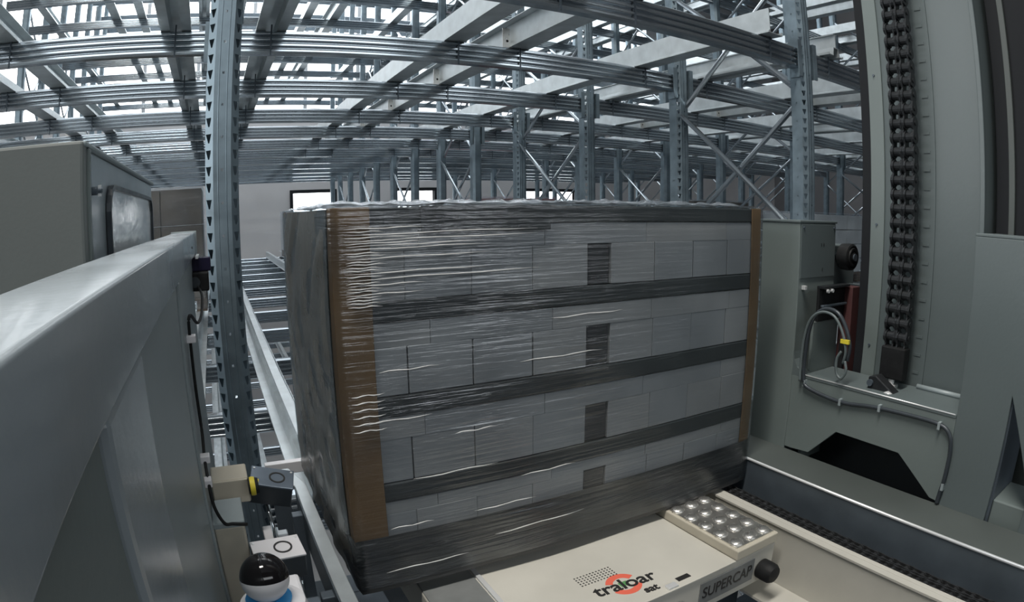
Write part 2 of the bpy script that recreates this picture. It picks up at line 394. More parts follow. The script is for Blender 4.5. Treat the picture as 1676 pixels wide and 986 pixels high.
for lv in ('upper', 'high', 'pallet', 'low'):
    for bay in range(-1, 4):
        if lv == 'low' and bay > 0: continue
        if lv == 'pallet' and bay > 2: continue
        for (kd, xo, nm) in (RAILS if bay >= 0 else [('c', .40, 'first'), ('z', 1.35, 'second'), ('c', 1.75, 'third'), ('hat', 2.70 + .01, 'last')]):
            if lv == 'low' and ((bay == -1 and nm != 'last') or (bay == 0 and nm in ('third', 'last'))): continue
            if lv == 'pallet' and bay == -1 and nm in ('first',): continue
            x = XF(bay) + xo
            e = inst('shuttle_rail', RAILM[kd], (x, 0, LEV[lv] + BH))
            tag(e, '%s galvanised shuttle rail running deep %s %s' % (nm, LEVNAME[lv], BAYNAME[bay]), 'rail', 'shuttle rails of the storage rack')
            if lv == 'upper' and bay in (-1, 0, 1):
                for r in range(0, 7):
                    inst('strap', STRAP, (x + (.07 if kd != 'hat' else 0), ROW[r], LEV[lv]), e)
                    if kd == 'z':
                        p = inst('bracket', PLATE, (x - .015, ROW[r], LEV[lv]), e); inst('bolt', HOLE, (x - .015, ROW[r], LEV[lv]), p)

# ================================================================== WRAPPED LOADS IN THE RACK
def small_load(x, y, z, sx, sy, h, m, label, name='wrapped_pallet', rows=4):
    e = thing(name, label, 'pallet load', (x + sx / 2, y + sy / 2, z), 'wrapped loads standing in the rack')
    p = MB()
    for i in range(3): p.box(x + i * (sx - .1) / 2, x + i * (sx - .1) / 2 + .1, y, y + sy, z, z + .1)
    for i in range(5): p.box(x, x + sx, y + i * (sy - .1) / 4, y + i * (sy - .1) / 4 + .1, z + .1, z + .125)
    p.build('pallet_base', 'wood', e)
    n = 6; hh = (h - .13) / rows
    for r in range(rows):
        for c in range(3):
            w_ = sx / 3
            MB().box(x + c * w_ + .004, x + (c + 1) * w_ - .004, y + .01, y + sy - .01, z + .128 + r * hh, z + .128 + (r + 1) * hh - .008).build('carton', m, e, .004, segs=1)
    f = MB(); pts = []
    g = .012
    f.prism([(x - g, y - g), (x + sx + g, y - g), (x + sx + g, y + sy + g), (x - g, y + sy + g)], z + .02, z + h + .015, 'z')
    f.build('stretch_film', 'film', e, .01)
    return e
PL = LEV['pallet'] + BH + RH + .004
small_load(-1.36, 6.0, PL, 1.23, .8, .32 - PL, 'wrap_brown', 'grey-brown wrapped pallet load far behind the left cabinet window', rows=3)
small_load(6.25, 4.25, PL, 1.2, .8, .02 - PL, 'wrap_white', 'white wrapped pallet load behind the mast, right of the grey cabinet')
small_load(6.1, 6.2, PL, 1.2, .8, .16 - PL, 'wrap_brown', 'brownish wrapped pallet load deeper behind the white one by the mast', rows=3)
small_load(1.45, 12.9, PL, 1.2, .8, .10 - PL, 'wrap_white', 'white wrapped pallet far down the lane, peeping out left of the load')
small_load(3.3, 7.3, PL, 1.2, .8, .17 - PL, 'wrap_red', 'red wrapped pallet load far behind the top of the front load')
PU = LEV['upper'] + BH + RH + .004
small_load(4.25, 10.4, PU, 1.2, .8, .42, 'wrap_red', 'red wrapped pallet load resting on the overhead rails in the second bay')

# ================================================================== CRANE: PLATFORM
pf = thing('carriage_platform', 'dark steel platform of the lifting carriage under shuttle track and guard', 'platform', (.7, 1.0, -1.42))
for (a, b_) in ((.10, .22), (1.02, 1.14), (1.84, 1.96)): MB().box(-1.05, 1.77, a, b_, -1.42, -1.302).build('cross_member', 'steel_dark', pf, .004)
for x in (-.98, -.12, .30, 1.24, 1.65): MB().box(x, x + .12, .22, 1.84, -1.41, -1.302).build('side_member', 'steel_dark', pf, .004)
for (a, b_) in ((.30, .36), (1.04, 1.10), (1.86, 1.92)):
    MB().box(1.24, 1.34, a, b_, -1.302, -1.04).build('track_support', 'steel_dark', pf, .003)
    MB().box(1.56, 1.66, a, b_, -1.302, -.862).build('track_support', 'steel_dark', pf, .003)
# ================================================================== CRANE: LEFT GUARD
g = thing('side_guard', 'glossy grey guard rail with flat panels along the left of the carriage', 'guard rail', (-.10, .8, -1.3))
MB().box(-.146, -.070, -.45, 2.03, -.102, -.034).build('top_rail', 'paint_gloss', g, .0035, 'auto', 3)
MB().box(-.150, -.066, 2.03, 2.036, -.106, -.030).build('end_cap', 'paint', g, .002)
MB().box(-.110, -.077, -.45, .3285, -1.3, -.102).build('panel', 'paint_side', g, .004)
MB().box(-.110, -.072, .3375, .5255, -1.3, -.102).build('panel', 'paint_gloss', g, .006)
MB().box(-.110, -.076, .5345, 1.075, -1.3, -.102).build('panel', 'paint', g, .004)
MB().box(-.110, -.071, 1.078, 1.105, -1.3, -.102).build('edge_strip', 'paint', g, .003)
MB().box(-.112, -.080, 1.108, 1.93, -1.3, -.102).build('panel', 'paint', g, .004)
for y in (.43, .43):
    pass
for z in (-.30, -.36, -.62):
    MB().lathe([(.006, -.0725), (.006, -.0695), (.003, -.0680)], (0, .432, z), 'x', 12).build('bolt', 'paint_gloss', g, smooth='auto')
MB().lathe([(.0035, -.071), (.0035, -.0685)], (0, 1.72, -.07), 'x', 10).build('bolt', 'black', g)
# left cabinet
c = thing('control_cabinet', 'large grey control cabinet with a framed side window behind the guard rail', 'cabinet', (-.4, 1.5, -1.3))
CX = -.204
MB().box(-1.0, CX - .004, .975, 2.0, -1.30, .122).build('body', 'paint_gloss', c, .004)
MB().box(-1.0, CX, .940, .970, -.6, .130).build('door', 'cabinet_face', c, .005)
MB().box(-1.01, CX + .004, .945, 2.005, .122, .130).build('lid', 'paint', c, .003)
MB().box(CX - .008, CX + .004, .968, .985, -.6, .121).build('door_edge', 'paint_side', c, .002)
fm = MB()
def rrect(y0, y1, z0, z1, r, n=5):
    pts = []
    for (cy, cz, a0) in ((y1 - r, z1 - r, 0), (y0 + r, z1 - r, 90), (y0 + r, z0 + r, 180), (y1 - r, z0 + r, 270)):
        for i in range(n + 1): a = R(a0 + 90 * i / n); pts.append((cy + r * math.cos(a), cz + r * math.sin(a)))
    return pts
o1, i1 = rrect(1.15, 1.93, -.30, .078, .05), rrect(1.158, 1.922, -.292, .070, .045)
n = len(o1); xa, xb = CX - .002, CX + .008
fm.add([(xb, *p) for p in o1] + [(xb, *p) for p in i1] + [(xa, *p) for p in o1] + [(xa, *p) for p in i1],
       [(k, (k + 1) % n, n + (k + 1) % n, n + k) for k in range(n)] + [(k, (k + 1) % n, 2 * n + (k + 1) % n, 2 * n + k) for k in range(n)] + [(n + k, n + (k + 1) % n, 3 * n + (k + 1) % n, 3 * n + k) for k in range(n)])
wf = fm.build('window_seal', 'sensor', c)
M['mottled'] = mat('mottled_window_sheet', (.85, .86, .86), .2, .75, .06, 10, .15, 45)
MB().prism(i1, CX - .003, CX + .001, 'x').build('window_sheet', 'mottled', c)
lt = MB().lathe([(.007, CX - .004), (.007, CX + .006), (.005, CX + .008), (.005, CX + .014), (.003, CX + .016)], (0, 1.022, .059), 'x', 14).build('latch', 'steel_dark', c, smooth='auto')
MB().box(CX + .008, CX + .013, 1.020, 1.024, .050, .068).build('latch_lever', 'steel_edge', lt)
# black sensor on the end of the rail
s = thing('photo_sensor', 'black photoelectric sensor clamped under the end of the guard rail', 'sensor', (-.06, 1.9, -.16))
MB().box(-.095, -.030, 1.86, 1.92, -.205, -.150).build('body', 'black', s, .004)
MB().box(-.085, -.022, 1.90, 1.95, -.150, -.108).build('head', 'purple', s, .004)
MB().lathe([(.016, 1.852), (.016, 1.862)], (-.072, 0, -.178), 'y', 16).build('lens', 'sensor', s)
MB().box(-.066, -.058, 1.84, 1.96, -.108, -.100).build('bracket', 'steel_edge', s)
# guard cable
def smooth_path(pts, n=6):
    pts = [Vector(p) for p in pts]; out = []
    for i in range(len(pts) - 1):
        p0, p1, p2, p3 = pts[max(i - 1, 0)], pts[i], pts[i + 1], pts[min(i + 2, len(pts) - 1)]
        for j in range(n):
            t = j / n
            out.append(.5 * ((2 * p1) + (-p0 + p2) * t + (2 * p0 - 5 * p1 + 4 * p2 - p3) * t * t + (-p0 + 3 * p1 - 3 * p2 + p3) * t ** 3))
    out.append(pts[-1]); return out
cb = thing('sensor_cable', 'thin black cable running down the left guard panel', 'cable', (-.07, 1.3, -.6))
MB().tube(smooth_path([(-.066, 1.87, -.19), (-.05, 1.72, -.20), (-.052, 1.62, -.235), (-.06, 1.5, -.24), (-.068, 1.36, -.20), (-.072, 1.33, -.205), (-.073, 1.33, -.235), (-.073, 1.33, -.277), (-.073, 1.33, -.357), (-.072, 1.32, -.447), (-.072, 1.25, -.488), (-.067, 1.16, -.502), (-.064, 1.14, -.545), (-.050, 1.14, -.585), (-.033, 1.145, -.592), (-.004, 1.15, -.60)]), .0036, 8).build('wire', 'black', cb, smooth=True)
for (y, z) in ((1.33, -.245), (1.25, -.485), (1.165, -.503)):
    MB().box(-.082, -.060, y - .012, y + .012, z - .008, z + .008).build('cable_clip', 'wht_plastic', cb, .002)

# ================================================================== LEFT FOOT: boxes, sensors, ball camera, guide strip
b = thing('junction_box', 'small beige junction box fixed to the guard beside the tilted sensor', 'box', (-.02, 1.4, -.65))
MB().box(-.074, .016, 1.36, 1.45, -.650, -.587).build('body', 'beige', b, .004)
MB().box(-.072, .014, 1.355, 1.362, -.648, -.589).build('lid', 'beige', b, .002)
b = thing('beige_post_cover', 'tall beige cover standing at the foot of the left guard', 'cover', (-.04, 1.2, -1.3))
MB().box(-.074, -.010, 1.155, 1.26, -1.3, -.604).build('cover', 'beige', b, .004)
MB().box(-.076, -.008, 1.15, 1.265, -.604, -.590).build('cap', 'paint', b, .003)
def sensor(loc, rot, label, top):
    e = thing('distance_sensor', label, 'sensor', loc, 'box-shaped distance sensors')
    e.rotation_euler = rot
    def loc_(mb, nm, m, par=e, bevel=0):
        me = mb.mesh(nm, m, bevel); o = bpy.data.objects.new(nm, me); col.objects.link(o); o.parent = par; return o
    loc_(MB().box(-.052, .052, -.035, .035, -.030, .026), 'body', 'sensor', bevel=.003)
    tp = loc_(MB().box(-.053, .053, -.036, .036, .026, .031), 'top_plate', top, bevel=.0015)
    rg = MB(); seg = 24
    rg.lathe([(.016, .0312), (.020, .0312), (.020, .0325), (.016, .0325)], (.012, 0, 0), 'z', seg, True)
    loc_(rg, 'ring', 'ink', tp)
    loc_(MB().box(-.048, -.032, -.032, -.016, .031, .0322), 'yellow_label', 'yellow', tp)
    for x in (-.046, .046): loc_(MB().lathe([(.003, .031), (.003, .033)], (x, .026, 0), 'z', 8), 'screw', 'steel_edge', tp)
    return e
sensor((.070, 1.40, -.638), Euler((R(14), R(13), R(-8))), 'tilted dark distance sensor with a grey top next to the beige box', 'sensor_top')
e = bpy.context.scene.objects[-1]
sensor((.047, 1.14, -.688), Euler((R(8), R(2), R(6))), 'distance sensor with a white top and black ring behind the ball camera', 'wht_plastic')
y_ = thing('sensor_plug', 'black and yellow plug on the left end of the tilted sensor', 'plug', (.025, 1.335, -.615))
MB().lathe([(.018, -.012), (.021, 0), (.018, .012)], (.026, 1.335, -.600), 'x', 16).build('connector', 'black', y_, smooth='auto')
MB().lathe([(.0215, -.006), (.0225, .0), (.0215, .006)], (.024, 1.335, -.600), 'x', 16).build('yellow_band', 'yellow', y_, smooth='auto')
h = thing('sensor_stand', 'thin steel stand carrying the two distance sensors', 'stand', (.06, 1.3, -1.3))
MB().tube([(.050, 1.41, -.668), (.058, 1.36, -.72), (.056, 1.34, -.82)], .004, 8).build('rod', 'galv', h, smooth=True)
MB().box(.030, .052, 1.18, 1.36, -.735, -.720).build('arm', 'wht_plastic', h, .003)
MB().box(.020, .095, 1.10, 1.42, -.85, -.82).build('foot', 'steel_dark', h, .004)
MB().box(.03, .07, 1.30, 1.36, -1.3, -.85).build('column', 'steel_dark', h, .003)
MB().box(.065, .095, 1.40, 1.43, -.80, -.775).build('clamp', 'steel_edge', h, .003)
d = thing('ball_camera', 'white ball camera with a black dome and blue ring at the bottom left', 'camera', (.006, .75, -.60))
rad = .0355; ctr = (.006, .75, -.478)
sph = lambda a0, a1, n=10: [(rad * math.cos(R(a0 + (a1 - a0) * i / n)), rad * math.sin(R(a0 + (a1 - a0) * i / n))) for i in range(n + 1)]
dm = MB().lathe([(max(r, .0003), t) for r, t in sph(2, 89.5)], (0, 0, 0), 'z', 32)
wm_ = MB().lathe([(max(r, .0003), t) for r, t in sph(-70, 2)], (0, 0, 0), 'z', 32)
for mb, nm, mt in ((dm, 'dome', 'blackgloss'), (wm_, 'lower_shell', 'wht_plastic')):
    me = mb.mesh(nm, mt, smooth='auto'); o = inst(nm, me, ctr, d, Euler((R(-12), R(2), 0)))
MB().lathe([(.020, 0), (.033, 0), (.034, .004), (.024, .008), (.020, .008)], (.006, .75, -.516), 'z', 32, True).build('blue_ring', 'blue', d, smooth='auto')
MB().lathe([(.052, -.60), (.052, -.535), (.048, -.522), (.036, -.516), (.02, -.516)], (.010, .752, 0), 'z', 32).build('base', 'wht_plastic', d, smooth='auto')
MB().box(.028, .060, .76, .83, -.60, -.53).build('mounting_block', 'wht_plastic', d, .005)
# camera shelf carrying the ball camera
sh = thing('mounting_shelf', 'dark steel shelf below the ball camera', 'shelf', (0, .8, -.62))
MB().box(-.073, .09, .68, .86, -.612, -.602).build('plate', 'steel_dark', sh, .002)
MB().box(-.073, -.06, .68, .86, -1.2, -.612).build('web', 'steel_dark', sh, .002)
# guide strip beside the pallet
gs = thing('guide_strip', 'bright steel guide strip with a flared end left of the load', 'guide', (.16, 1.2, -1.05))
sp = MB()
L_ = [(.150, .55), (.150, 1.62), (.118, 1.765)]; Rr = [(.184, .55), (.184, 1.63), (.150, 1.765)]
vs = []
for z in (-.756, -.750):
    vs += [(x, y, z) for x, y in L_] + [(x, y, z) for x, y in Rr]
sp.add(vs, [(0, 1, 4, 3), (1, 2, 5, 4), (6, 7, 10, 9), (7, 8, 11, 10), (0, 1, 7, 6), (1, 2, 8, 7), (3, 4, 10, 9), (4, 5, 11, 10), (0, 3, 9, 6), (2, 5, 11, 8)])
sp.build('top_strip', 'galv_rail', gs, .002)
MB().box(.148, .153, .55, 1.62, -.86, -.757).build('web', 'steel_dark', gs)
MB().box(.148, .186, .55, 1.62, -.87, -.86).build('lower_flange', 'steel_dark', gs)
for y in (.7, 1.1, 1.5): MB().box(.120, .152, y, y + .03, -1.05, -.78).build('support', 'steel_dark', gs, .002)
wr = thing('stop_plate', 'white horizontal stop plate at the rack entrance left of the load', 'plate', (.15, 2.0, -.9))
MB().box(.088, .222, 1.965, 1.995, -.856, -.815).build('face', 'wht_plastic', wr, .002)
MB().box(.10, .16, 1.975, 1.995, -1.3, -.856).build('leg', 'steel_dark', wr)

# ================================================================== MAIN LOAD
YF, YB = 1.160, 1.952; XL, XR = .220, 1.420
PZ0, PZ1 = -.828, -.700
p = thing('wooden_pallet', 'wooden pallet under the wrapped load, lifted on the shuttle', 'pallet', ((XL + XR) / 2, (YF + YB) / 2, PZ0))
for i in range(7):
    y = YF + i * (YB - YF - .09) / 6; MB().box(XL, XR, y, y + .09, PZ1 - .022, PZ1).build('deck_board', 'wood', p, .002, segs=1)
for i in range(3):
    x = XL + i * (XR - XL - .1) / 2
    MB().box(x, x + .1, YF, YB, PZ1 - .044, PZ1 - .0225).build('stringer', 'wood', p, .002, segs=1)
    for j in range(3):
        y = YF + j * (YB - YF - .12) / 2; MB().box(x, x + .1, y, y + .12, PZ0 + .022, PZ1 - .0445).build('block', 'wood', p, .002, segs=1)
    MB().box(x, x + .1, YF, YB, PZ0, PZ0 + .0215).build('bottom_board', 'wood', p, .002, segs=1)
ld = thing('wrapped_load', 'large load of grey cartons wrapped in stretch film with brown corner boards', 'pallet load', ((XL + XR) / 2, (YF + YB) / 2, PZ1))
zr = [v * 1.154 for v in (.010, -.0245, -.152, -.190, -.322, -.362, -.490, -.530, -.602)]
zr[-1] = PZ1 + .001
# layers: (carton top, carton bottom)
layers = [(zr[1], zr[2]), (zr[3], zr[4]), (zr[5], zr[6]), (zr[7], zr[8])]
bands = [(zr[0], zr[1]), (zr[2], zr[3]), (zr[4], zr[5]), (zr[6], zr[7])]
for (zt, zb) in bands: MB().box(XL + .004, XR - .004, YF + .004, YB - .004, zb + .001, zt - .001).build('dark_tray', 'band', ld, .003, segs=1)
VX0, VX1 = .806, .874
for li, (zt, zb) in enumerate(layers):
    zm = zt - (zt - zb) * .33
    # lower row: four cartons, dark box painted as the shaded opening, four cartons
    xsL = [XL + (VX0 - XL) * i / 4 for i in range(5)]; xsR = [VX1 + (XR - VX1) * i / 4 for i in range(5)]
    for xs_ in (xsL, xsR):
        for i in range(4):
            j = random.uniform(-.001, .001); gp = random.choice((.0004, .0004, .0016))
            MB().box(xs_[i] + gp, xs_[i + 1] - gp, YF + .006 + j, YF + .40, zb + .001, zm - .0008).build('carton', random.choice(('carton', 'carton2')), ld, .001, segs=1)
    MB().box(VX0 + .002, VX1 - .002, YF + .012, YF + .40, zb + .001, zm - .001).build('opening_fill', 'void', ld, .002, segs=1)
    # thin upper row, laid across with offset joints
    xs_ = [XL] + [XL + .178 + .293 * i + (.02 if li % 2 else 0) for i in range(4)] + [XR]
    for i in range(len(xs_) - 1):
        MB().box(xs_[i] + .0004, xs_[i + 1] - .0004, YF + .006 + random.uniform(-.0006, .0008), YF + .40, zm - .0006, zt - .001).build('flat_carton', random.choice(('carton', 'carton2')), ld, .0008, segs=1)
    # rear half of the layer
    for i in range(4):
        x0_, x1_ = XL + (XR - XL) * i / 4, XL + (XR - XL) * (i + 1) / 4
        MB().box(x0_ + .002, x1_ - .002, YF + .405, YB - .005, zb + .001, zt - .001).build('rear_carton', 'carton', ld, .003, segs=1)
# brown L corner boards
zt, zb = .012, -.700
tk = .004
for (x, sx, y, sy, lx) in ((XL, 1, YF, 1, .078), (XR, -1, YF, 1, .040), (XL, 1, YB, -1, .06), (XR, -1, YB, -1, .06)):
    x0_, y0_ = x - sx * tk * .5, y - sy * tk * .2
    pr = [(x0_, y0_), (x0_ + sx * lx, y0_), (x0_ + sx * lx, y0_ + sy * tk), (x0_ + sx * tk, y0_ + sy * tk), (x0_ + sx * tk, y0_ + sy * .042), (x0_, y0_ + sy * .042)]
    MB().prism(pr, zb, zt, 'z').build('corner_board', 'cardboard', ld, .001, segs=1)
# stretch film: ring loft with waviness
def film_shell(x0, x1, y0, y1, z0, z1, g):
    m = MB(); per = []
    nX, nY = 40, 26; rc = .012
    for i in range(nX): per.append((x0 + (x1 - x0) * i / nX, y0, 0, -1))
    for i in range(nY): per.append((x1, y0 + (y1 - y0) * i / nY, 1, 0))
    for i in range(nX): per.append((x1 - (x1 - x0) * i / nX, y1, 0, 1))
    for i in range(nY): per.append((x0, y1 - (y1 - y0) * i / nY, -1, 0))
    n = len(per); nz = 110
    rnd = random.Random(3)
    ph = [rnd.uniform(0, 6.28) for _ in range(12)]
    for j in range(nz + 1):
        z = z0 + (z1 - z0) * j / nz
        for k, (x, y, ax, ay) in enumerate(per):
            t = k / n * 6.2832
            corner = min(abs(k - q) for q in (0, nX, nX + nY, 2 * nX + nY, n)) 
            a = min(1, corner / 5)
            wv = .55 * math.sin(z * 75 + 2.0 * math.sin(t * 3 + ph[0])) * .5 + .3 * math.sin(z * 190 + 3 * math.sin(t * 2 + ph[1])) * .35 + math.sin(z * 31 + t * 4 + ph[2]) * .6
            dsp = g + (.0014 * wv) * (.35 + .65 * a)
            if z < PZ1: dsp += .002 * math.sin(z * 60 + t * 9)
            m.v.append((x + ax * dsp - (0 if ax else 0), y + ay * dsp, z))
    for j in range(nz):
        for k in range(n):
            a_, b_ = j * n + k, j * n + (k + 1) % n
            m.f.append((a_, b_, b_ + n, a_ + n))
    return m
f = film_shell(XL - .004, XR + .004, YF - .004, YB + .004, PZ0 + .012, .016, .003).build('stretch_film', 'film', ld, smooth=True)
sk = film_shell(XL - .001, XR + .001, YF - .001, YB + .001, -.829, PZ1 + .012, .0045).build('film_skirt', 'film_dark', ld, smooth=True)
# crumpled film folded over the top edge
def crumple(x0, x1, y0, y1, zc, amp, nx, ny, seed):
    m = MB(); rnd = random.Random(seed)
    for j in range(ny + 1):
        for i in range(nx + 1):
            edge = (i in (0, nx)) or (j in (0, ny))
            m.v.append((x0 + (x1 - x0) * i / nx + rnd.uniform(-.004, .004), y0 + (y1 - y0) * j / ny + rnd.uniform(-.004, .004), zc + (rnd.uniform(-.3, 1) * amp if not edge else rnd.uniform(-.2, .3) * amp)))
    for j in range(ny):
        for i in range(nx):
            a_ = j * (nx + 1) + i; m.f.append((a_, a_ + 1, a_ + nx + 2, a_ + nx + 1))
    return m
crumple(XL - .002, XR + .002, YF - .002, YB, .017, .012, 60, 20, 5).build('film_fold', 'film_loose', ld, smooth=True)
# dark cover sheet overlapping the top band
MB().box(.40, .70, YF - .0055, YF - .0035, -.042, .012).build('cover_flap', 'band', ld, .001)
# several film layers bunched over the left side, hiding the cartons there
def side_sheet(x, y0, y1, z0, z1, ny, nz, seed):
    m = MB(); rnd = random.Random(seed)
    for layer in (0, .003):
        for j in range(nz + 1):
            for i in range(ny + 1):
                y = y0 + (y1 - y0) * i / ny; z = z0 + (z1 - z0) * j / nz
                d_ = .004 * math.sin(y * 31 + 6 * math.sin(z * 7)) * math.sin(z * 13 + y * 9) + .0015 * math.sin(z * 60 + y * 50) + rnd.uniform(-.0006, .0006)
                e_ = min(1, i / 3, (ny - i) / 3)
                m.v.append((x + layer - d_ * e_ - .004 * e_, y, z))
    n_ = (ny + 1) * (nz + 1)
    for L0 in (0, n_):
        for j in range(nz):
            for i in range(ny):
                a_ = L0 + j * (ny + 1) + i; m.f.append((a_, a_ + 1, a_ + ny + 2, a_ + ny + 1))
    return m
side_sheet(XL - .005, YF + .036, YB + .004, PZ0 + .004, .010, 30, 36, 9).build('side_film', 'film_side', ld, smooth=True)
# film glints painted whitish: narrow rolled folds of film on the front, top left
rs = random.Random(11)
for i in range(27):
    z = -.03 - i * .0058 + rs.uniform(-.001, .001)
    x0_ = XL + .022 + rs.uniform(0, .006); ln = rs.choice((.07, .075, .08, .16, .30, .42))
    if i > 22: ln = .07
    pts = [(x0_ + ln * t / 6, YF - .0085 + .0005 * math.sin(t * 2 + i), z + .010 * (ln * t / 6) + .001 * math.sin(t * 1.7 + i)) for t in range(7)]
    MB().tube(pts, [.0002, .0010, .0014, .0011, .0014, .0010, .0002], 6).build('film_fold', 'film_fold', ld, smooth=True)
for (xa, za, ln) in ((.30, -.315, .13), (.62, -.33, .22), (.25, -.42, .16), (.46, -.47, .10), (.36, -.56, .2), (.62, -.605, .15), (.30, -.67, .1), (.5, -.67, .16), (.28, -.78, .2), (.55, -.745, .25), (.7, -.24, .2), (.24, -.36, .07), (.24, -.375, .07), (.24, -.39, .07), (.24, -.405, .07), (.24, -.42, .07), (.24, -.435, .07)):
    pts = [(xa + ln * t / 6, YF - .0085, za + .012 * ln * t / 6 + .0015 * math.sin(t * 1.7 + xa * 40)) for t in range(7)]
    MB().tube(pts, [.0002, .0012, .0016, .0010, .0014, .0010, .0002], 6).build('film_fold', 'film_fold', ld, smooth=True)

# ================================================================== SHUTTLE
ST = -.860
s = thing('pallet_shuttle', 'cream white pallet shuttle under the load with printed logo and black bumper', 'shuttle', (.80, 1.35, -.99))
MB().box(.36, 1.252, .872, 1.86, -.975, ST - .004).build('chassis', 'white', s, .005)
MB().box(.512, 1.086, .868, 1.85, ST - .004, ST).build('top_cover', 'white', s, .002)
MB().box(.500, .512, .87, 1.85, ST - .004, ST + .004).build('edge_trim', 'steel_edge', s, .001)
MB().box(.362, .498, .90, 1.85, ST - .03, ST - .001).build('side_tray', 'grey_plate', s, .003)
for xa, xb, ya in ((1.088, 1.252, .868), (.37, .495, 1.2)):
    pd = MB().box(xa, xb, ya, 1.80, ST - .003, -.834).build('lift_pad', 'beige', s, .003)
    MB().box(xa + .008, xb - .008, ya + .012, 1.79, -.834, -.831).build('tread_plate', 'alu', pd)
    if xa > 1:
        stud = MB().lathe([(.022, 0), (.020, .004), (.013, .008), (.004, .0095)], (0, 0, 0), 'z', 8).mesh('stud', 'alu', smooth=True)
        for iy in range(5):
            for ix in range(3):
                inst('stud', stud, (xa + .028 + ix * .054, .903 + iy * .058, -.832), pd)
np_ = MB().box(.966, 1.168, .8695, .8725, -.953, -.884).build('name_plate', 'grey_plate', s, .001)
textmesh('lettering', 'SUPERCAP', .047, 'ink', (1.067, .8692, -.919), (1, 0, 0), (0, 0, 1), np_, sx=.84, bold=.0004)
lg = textmesh('logo_lettering', 'traloar', .058, 'ink', (.792, .955, ST + .0006), (1, -.08, 0), (.08, 1, 0), s, sx=1.05, bold=.001)
textmesh('logo_lettering', 'sat', .034, 'ink', (.832, .905, ST + .0006), (1, -.08, 0), (.08, 1, 0), s, bold=.001)
def arc(cx, cy, r0, r1, a0, a1, z0, z1, n=20):
    m = MB(); vs = []
    for i in range(n + 1):
        a = R(a0 + (a1 - a0) * i / n)
        for r in (r0, r1):
            for z in (z0, z1): vs.append((cx + r * math.cos(a), cy + r * math.sin(a), z))
    fs = []
    for i in range(n):
        b_ = i * 4
        for (u, v_) in ((0, 1), (1, 3), (3, 2), (2, 0)): fs.append((b_ + u, b_ + v_, b_ + 4 + v_, b_ + 4 + u))
    return m.add(vs, fs)
arc(.790, .957, .026, .044, 25, 155, ST, ST + .0004).build('logo_red_arc', 'red', s)
arc(.790, .957, .026, .044, 205, 335, ST, ST + .0004).build('logo_red_arc', 'red', s)
MB().box(.778, .802, .948, .966, ST, ST + .0007).build('logo_green_mark', 'green', s)
dots = MB()
for i in range(12):
    for j in range(5): dots.box(.70 + i * .009, .704 + i * .009, 1.0 + j * .009, 1.004 + j * .009, ST, ST + .0004)
dots.build('vent_perforation', 'ink', s)['kind'] = 'stuff'
MB().box(.905, .945, .888, .904, ST, ST + .0008).build('slot', 'ink', s)
MB().box(.86, .89, .872, .89, ST, ST + .006).build('hinge', 'steel_edge', s, .001)
for (x, z, m, r) in ((1.204, -.932, 'black', .029), (.895, -.935, 'grey_plate', .028), (.50, -.935, 'grey_plate', .028)):
    bp = MB().lathe([(r * .6, .874), (r, .870), (r * 1.02, .850), (r, .832), (r * .8, .822), (r * .3, .818)], (x, 0, z), 'y', 24).build('bumper', m, s, smooth='auto')
for x in (.40, 1.22):
    for y in (1.0, 1.7): MB().lathe([(.02, x - .025), (.032, x - .022), (.032, x + .022), (.02, x + .025)], (0, y, -.998), 'x', 20).build('wheel', 'black', s, smooth='auto')

# ================================================================== RIGHT CARRIAGE RAIL
cr = thing('carriage_rail', 'cream shuttle track with a dark steel side wall on the right of the carriage', 'rail', (1.35, 1.0, -1.06))
MB().prism([(1.300, -1.03), (1.300, -.852), (1.294, -.848), (1.294, -.842), (1.316, -.842), (1.316, -.852), (1.308, -.856), (1.308, -1.038), (1.20, -1.038), (1.20, -1.03)], .15, 1.94, 'y').build('track', 'white', cr)
MB().box(1.318, 1.336, .15, 1.94, -.856, -.842).build('lip', 'white', cr, .002)
MB().box(1.336, 1.434, .15, 1.94, -.915, -.905).build('chain_trough', 'black', cr)
MB().box(1.434, 1.446, .15, 1.94, -.93, -.762).build('side_wall', 'steel_dark', cr, .002)
MB().box(1.432, 1.60, .15, 1.94, -.763, -.757).build('top_flange', 'deck', cr, .001)
MB().tube([(1.434, .15, -.759), (1.434, 1.94, -.759)], .0048, 8).build('edge_highlight', 'steel_edge', cr, smooth=True)  # bright tube set in as the highlight on the flange edge
# duplex drive chain lying in the trough (runs along the depth)
dc = thing('drive_chain', 'black roller chain lying in the trough along the right rail', 'chain', (1.37, .9, -.90))
cp = .0254
def link_outline(pitch, r, n=6):
    pts = []
    for i in range(n + 1): a = R(90 + 180 * i / n); pts.append((r * math.cos(a), r * math.sin(a)))
    for i in range(n + 1): a = R(-90 + 180 * i / n); pts.append((pitch + r * math.cos(a), r * math.sin(a)))
    return pts
def hchain_link(outer):
    m = MB()
    for c_ in (-.0135, .0135):
        for s_ in (-1, 1):
            x = c_ + s_ * (.0105 if outer else .0075)
            m.prism(link_outline(cp, .0105), x - .0013, x + .0013, 'x')
        if not outer:
            for y in (0, cp): m.lathe([(.0075, c_ - .006), (.0075, c_ + .006)], (0, y, 0), 'x', 10)
    if outer:
        for y in (0, cp): m.lathe([(.0042, -.027), (.0042, .027)], (0, y, 0), 'x', 8)
    return m.mesh('chain_link', 'chain_drive')
HL = [hchain_link(False), hchain_link(True)]
nl = int((1.30 - .22) / cp)
for i in range(nl): inst('chain_link', HL[i % 2], (1.370, .22 + i * cp, -.858), dc)
MB().box(1.352, 1.392, .2, 1.9, -.904, -.870).build('chain_support', 'black', dc)

